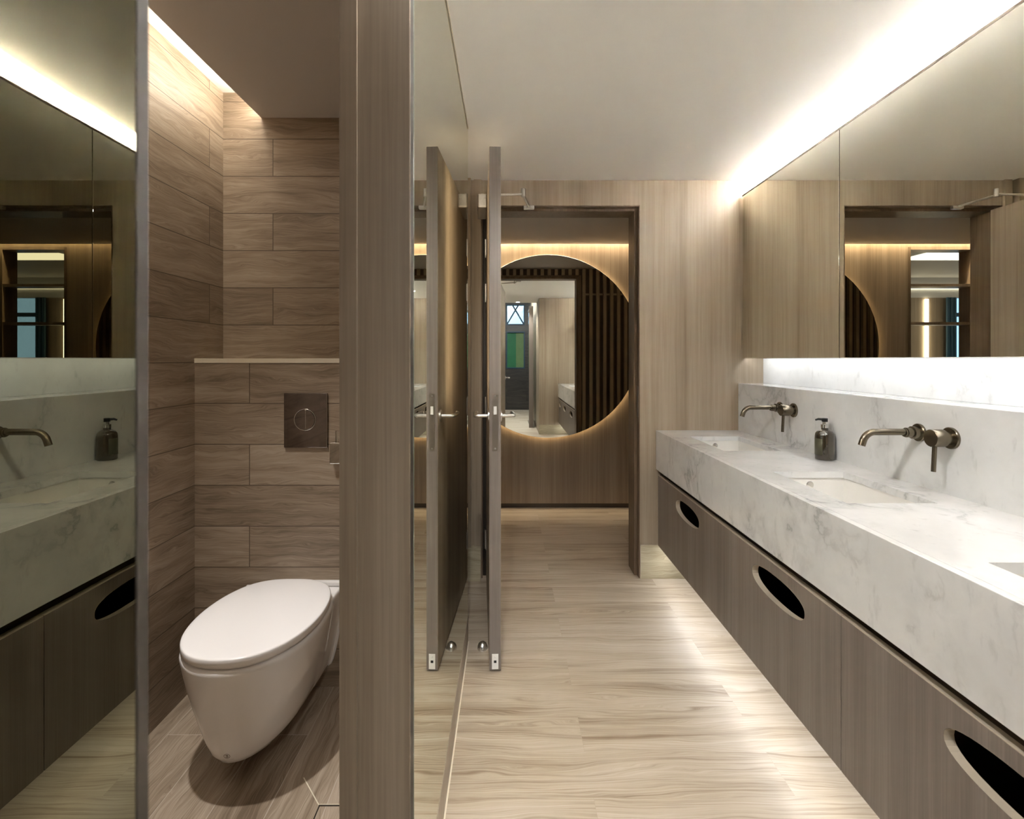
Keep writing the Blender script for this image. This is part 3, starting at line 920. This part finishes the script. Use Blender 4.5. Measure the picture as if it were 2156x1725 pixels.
# ------------------------------------------------------------------ toilet
TC = -0.847
LID = [(1.485, 0.0), (1.487, 0.030), (1.497, 0.072), (1.520, 0.112), (1.560, 0.150), (1.610, 0.178), (1.670, 0.197), (1.740, 0.207), (1.810, 0.207),
       (1.880, 0.197), (1.940, 0.177), (1.985, 0.150), (2.015, 0.115), (2.032, 0.075), (2.038, 0.035), (2.039, 0.0)]
def catmull(pts, n=5):
    out = []
    P = [pts[0]] + pts + [pts[-1]]
    for i in range(1, len(P) - 2):
        for k in range(n):
            u = k / n
            q = []
            for c in range(2):
                a, b, cc, d = P[i - 1][c], P[i][c], P[i + 1][c], P[i + 2][c]
                q.append(0.5 * (2 * b + (cc - a) * u + (2 * a - 5 * b + 4 * cc - d) * u * u + (3 * b - a - 3 * cc + d) * u ** 3))
            out.append(tuple(q))
    out.append(pts[-1])
    return out
def ring_from(pts, grow=0.0, cy=1.76):
    half = [(y, max(h, 0)) for y, h in catmull(pts, 4)]
    loop = [(TC + h, y) for y, h in half] + [(TC - h, y) for y, h in half[-2:0:-1]]
    if grow:
        cx = TC
        out = []
        n = len(loop)
        for i in range(n):
            a, b = Vector(loop[i - 1]), Vector(loop[(i + 1) % n])
            tn = (b - a).normalized()
            nn = Vector((tn.y, -tn.x))
            if nn.dot(Vector(loop[i]) - Vector((cx, cy))) < 0:
                nn = -nn
            out.append((loop[i][0] + nn.x * grow, loop[i][1] + nn.y * grow))
        loop = out
    return loop
def loft(bm, sections, cap0=True, cap1=True):
    rings = [[bm.verts.new((x, y, z)) for x, y in loop] for loop, z in sections]
    n = len(rings[0])
    for a, b in zip(rings, rings[1:]):
        for k in range(n):
            bm.faces.new((a[k], a[(k + 1) % n], b[(k + 1) % n], b[k]))
    if cap0:
        bm.faces.new(rings[0][::-1])
    if cap1:
        bm.faces.new(rings[-1])
tt = thing('toilet', 'white wall hung toilet with closed oval lid against the tiled ledge', 'toilet', (TC, YL, 0.08))
bm = bmesh.new()
loft(bm, [(ring_from(LID, -0.010), 0.4215), (ring_from(LID, -0.0015), 0.4218), (ring_from(LID, 0.0), 0.4232), (ring_from(LID, 0.0005), 0.4435), (ring_from(LID, -0.0012), 0.4462),
          (ring_from(LID, -0.0035), 0.4475), (ring_from(LID, -0.012), 0.4484), (ring_from(LID, -0.06), 0.4488), (ring_from(LID, -0.12), 0.4492)])
obj('lid', bm, M['seat_plastic'], tt, smooth='all')
bm = bmesh.new()
loft(bm, [(ring_from(LID, -0.011), 0.4130), (ring_from(LID, -0.0105), 0.4135), (ring_from(LID, -0.0105), 0.4210), (ring_from(LID, -0.012), 0.4213)])
obj('seat', bm, M['seat_plastic'], tt, smooth=True)
# bowl: half outlines at each height (y, half width), all end at the ledge
def bowl_outline(yf, wmax, wneck, wwall, yw):
    L = yw - yf
    return [(yf, 0.0), (yf + 0.004, wmax * 0.17), (yf + 0.016, wmax * 0.37), (yf + 0.040, wmax * 0.56), (yf + 0.080, wmax * 0.75), (yf + 0.13, wmax * 0.885),
            (yf + 0.19, wmax * 0.965), (yf + 0.26, wmax), (yf + 0.33, wmax * 0.995), (1.90, (wmax * 0.6 + wneck * 0.4)),
            (1.95, (wneck * 0.95 + wmax * 0.05)), (2.00, wneck), (2.04, wneck * 0.4 + wwall * 0.6), (2.055, wwall), (YL - 0.001, wwall), (YL - 0.0005, 0.0)]
secs = []
for z, yf, wm, wn, ww in ((0.086, 1.585, 0.085, 0.10, 0.105), (0.088, 1.565, 0.105, 0.118, 0.122), (0.095, 1.553, 0.120, 0.128, 0.13), (0.115, 1.541, 0.134, 0.137, 0.138),
                          (0.15, 1.530, 0.147, 0.147, 0.147), (0.20, 1.517, 0.162, 0.157, 0.157), (0.26, 1.504, 0.178, 0.167, 0.167),
                          (0.32, 1.493, 0.193, 0.176, 0.178), (0.37, 1.487, 0.203, 0.182, 0.188), (0.394, 1.4845, 0.2075, 0.185, 0.192),
                          (0.402, 1.4845, 0.208, 0.185, 0.193), (0.409, 1.487, 0.2055, 0.183, 0.190), (0.4118, 1.492, 0.200, 0.179, 0.187), (0.4125, 1.500, 0.192, 0.172, 0.18)):
    secs.append((ring_from(bowl_outline(yf, wm, wn, ww, YL)), z))
bm = bmesh.new()
loft(bm, secs)
bowl = obj('bowl', bm, M['ceramic'], tt, smooth='all')
bowl.data.set_sharp_from_angle(angle=math.radians(60))
# rear deck the lid hinges on
obj('rear_deck', box_bm(TC - 0.05, TC + 0.185, 2.0405, YL - 0.001, 0.4138, 0.4335), M['ceramic'], tt, bevel=0.005, seg=3)
for s in (-1, 1):
    bm = bmesh.new()
    add_tube(bm, [(TC + s * 0.075 - 0.018, 2.034, 0.4150), (TC + s * 0.075 + 0.018, 2.034, 0.4150)], 0.0045, 14)
    obj('hinge', bm, M['chrome'], tt, smooth=True)
# printed mark near the foot of the bowl
from mathutils.bvhtree import BVHTree
bmt = bmesh.new()
bmt.from_mesh(bowl.data)
bmt.transform(world_loc(bowl))
tree = BVHTree.FromBMesh(bmt)
def on_bowl(x, z):
    h = tree.ray_cast(Vector((x, 1.0, z)), Vector((0, 1, 0)))
    return h[0], h[1]
def decal_ring(bm, cx, cz, r0, r1, n=24, a0=0, a1=2 * PI):
    prev = None
    for k in range(n + 1):
        a = a0 + (a1 - a0) * k / n
        cur = []
        for r in (r0, r1):
            p, nr = on_bowl(cx + r * math.cos(a), cz + r * math.sin(a))
            cur.append(bm.verts.new(p + nr * (0.0004 if nr.y < 0 else -0.0004)))
        if prev:
            bm.faces.new((prev[0], cur[0], cur[1], prev[1]))
        prev = cur
def decal_rect(bm, x0, x1, z0, z1):
    n = 6
    prev = None
    for k in range(n + 1):
        cur = []
        for z in (z0, z1):
            p, nr = on_bowl(x0 + (x1 - x0) * k / n, z)
            cur.append(bm.verts.new(p + nr * (0.0004 if nr.y < 0 else -0.0004)))
        if prev:
            bm.faces.new((prev[0], cur[0], cur[1], prev[1]))
        prev = cur
mx, mz = -0.842, 0.128
bm = bmesh.new()
decal_ring(bm, mx, mz, 0.0078, 0.0092)
decal_ring(bm, mx, mz, 0.0040, 0.0056, a0=0.5, a1=2.6)
decal_ring(bm, mx, mz, 0.0040, 0.0056, a0=3.4, a1=5.9)
decal_rect(bm, mx - 0.0012, mx + 0.0008, mz - 0.005, mz + 0.004)
decal_rect(bm, mx + 0.002, mx + 0.0035, mz - 0.002, mz + 0.004)
for k in range(9):
    decal_rect(bm, mx - 0.016 + k * 0.0038, mx - 0.0135 + k * 0.0038, mz - 0.0145, mz - 0.0135)
pm = obj('printed_mark', bm, M['recess'], tt)
pm['label'] = 'small round printed mark with a line of tiny text'
bmt.free()

# flush plate
t = thing('flush_plate', 'smoked chrome flush plate with round button on the tiled ledge', 'flush plate', (-0.810, YL, 1.08))
px0, px1, pz0, pz1 = -0.896, -0.722, 0.966, 1.184
obj('plate', box_bm(px0, px1, YL - 0.011, YL - 0.0005, pz0, pz1), M['dark_chrome'], t, bevel=0.002)
bm = bmesh.new()
add_lathe(bm, [(0, 0), (0, 0.040), (0.003, 0.040), (0.004, 0.039), (0.0045, 0)], (-0.811, YL - 0.0112, 1.078), (0, -1, 0), 48)
b = obj('flush_button', bm, M['dark_chrome'], t, smooth=True)
bm = bmesh.new()
pts = [(-0.811 + 0.0425 * math.cos(a), YL - 0.0125, 1.078 + 0.0425 * math.sin(a)) for a in [2 * PI * k / 48 for k in range(49)]]
add_tube(bm, pts, 0.0016, 8, cap=False)
obj('button_ring', bm, M['chrome'], t, smooth='all')
obj('button_split', box_bm(-0.8075, -0.806, YL - 0.0166, YL - 0.0155, 1.042, 1.114), M['chrome'], b)

# angle valve, chrome, half hidden by the post
t = thing('angle_valve', 'small square chrome valve on the ledge, half hidden by the oak post', 'valve', (-0.675, YL, 0.95))
obj('valve_body', box_bm(-0.705, -0.655, YL - 0.035, YL - 0.0005, 0.905, 0.990), M['chrome'], t, bevel=0.003)
bm = bmesh.new()
add_tube(bm, [(-0.680, YL - 0.02, 0.990), (-0.680, YL - 0.02, 1.035)], 0.006, 14)
obj('valve_stem', bm, M['chrome'], t, smooth=True)

# floor drain
dxx, dyy = -0.557, 1.515
t = thing('floor_drain', 'square tile insert floor drain with thin dark frame near the oak post', 'drain', (dxx + 0.09, dyy - 0.09, 0))
obj('drain_frame', boxes_bm((dxx, dxx + 0.18, dyy - 0.0035, dyy, 0.0002, 0.0012), (dxx, dxx + 0.0035, dyy - 0.18, dyy - 0.0035, 0.0002, 0.0012),
                            (dxx, dxx + 0.18, dyy - 0.18, dyy - 0.1765, 0.0002, 0.0012), (dxx + 0.1765, dxx + 0.18, dyy - 0.1765, dyy - 0.0035, 0.0002, 0.0012)), M['dark_gap'], t)
bm = bmesh.new()
def joint(a, b, wd=0.003):
    a, b = Vector(a), Vector(b)
    n = Vector((-(b - a).y, (b - a).x)).normalized() * wd / 2
    lo = [bm.verts.new((p.x, p.y, 0.0002)) for p in (a - n, b - n, b + n, a + n)]
    hi = [bm.verts.new((v.co.x, v.co.y, 0.0008)) for v in lo]
    bm.faces.new(hi)
    for k in range(4):
        bm.faces.new((lo[k], lo[(k + 1) % 4], hi[(k + 1) % 4], hi[k]))
joint((dxx - 0.001, dyy + 0.001), (dxx - 0.085, dyy + 0.10))
joint((dxx + 0.0, dyy + 0.003), (dxx + 0.20, dyy + 0.003), 0.002)
o = obj('grout_line', bm, M['bead'], t)

# lights in the toilet
tag(obj('cove_light', box_bm(-1.102, -1.092, -0.6, YT - 0.02, 2.425, 2.445), M['led_toilet']),
    'hidden light line in the ceiling slot beside the toilet', 'strip light')
def downlight(loc, watts, angle, blend, label, radius=0.03, tilt=0.0):
    t = thing('ceiling_downlight', label, 'ceiling light', loc)
    bm = bmesh.new()
    add_lathe(bm, [(0.0, 0.045), (-0.003, 0.045), (-0.003, 0.034), (0.0, 0.034)], loc, (0, 0, 1), 32)
    obj('trim_ring', bm, M['white_metal'], t, smooth=True)
    bm = bmesh.new()
    add_lathe(bm, [(-0.0005, 0), (-0.0005, 0.033), (-0.001, 0.033), (-0.001, 0)], loc, (0, 0, 1), 32)
    obj('lamp_disc', bm, M['lamp_disc'], t)
    spot('lamp', t, (0, 0, -0.006), watts, angle, blend, radius, tilt)
downlight((-1.02, 1.36, 2.392), W_TOILET_SPOT, 74, 1.0, 'recessed ceiling spotlight above the toilet', 0.02, math.radians(-14))
downlight((1.12, 0.95, ZC), W_BASIN_FILL, 130, 0.7, 'added fill spotlight in the ceiling above the near basin, outside the view')  # added spot kept out of sight, lifts the floor and counter
downlight((0.2, -0.62, ZC), W_REAR_SPOT, 130, 0.7, 'recessed ceiling spotlight, seen in the round mirror')

t = thing('rear_fill_panel', 'added fill light panel under the raised shower ceiling, outside the view', 'ceiling light', (0.2, -1.7, 2.95))  # added light without a visible source, brightens the room from behind
obj('fill_panel', box_bm(-0.15, 0.5, -2.6, -0.82, 2.942, 2.9495), M['rear_fill'], t)

downlight((-0.10, 0.95, ZC), 10.0, 150, 0.5, 'added fill spotlight in the ceiling close to the tall mirror, outside the view', 0.04)  # added unseen spot, brightens the nearby floor and its bounce

tag(obj('edge_light', box_bm(-0.1985, -0.190, 2.3915, 2.4015, 1.12, 2.20), M['led_edge']),
    'hidden vertical warm light line behind the far edge of the tall mirror', 'strip light')
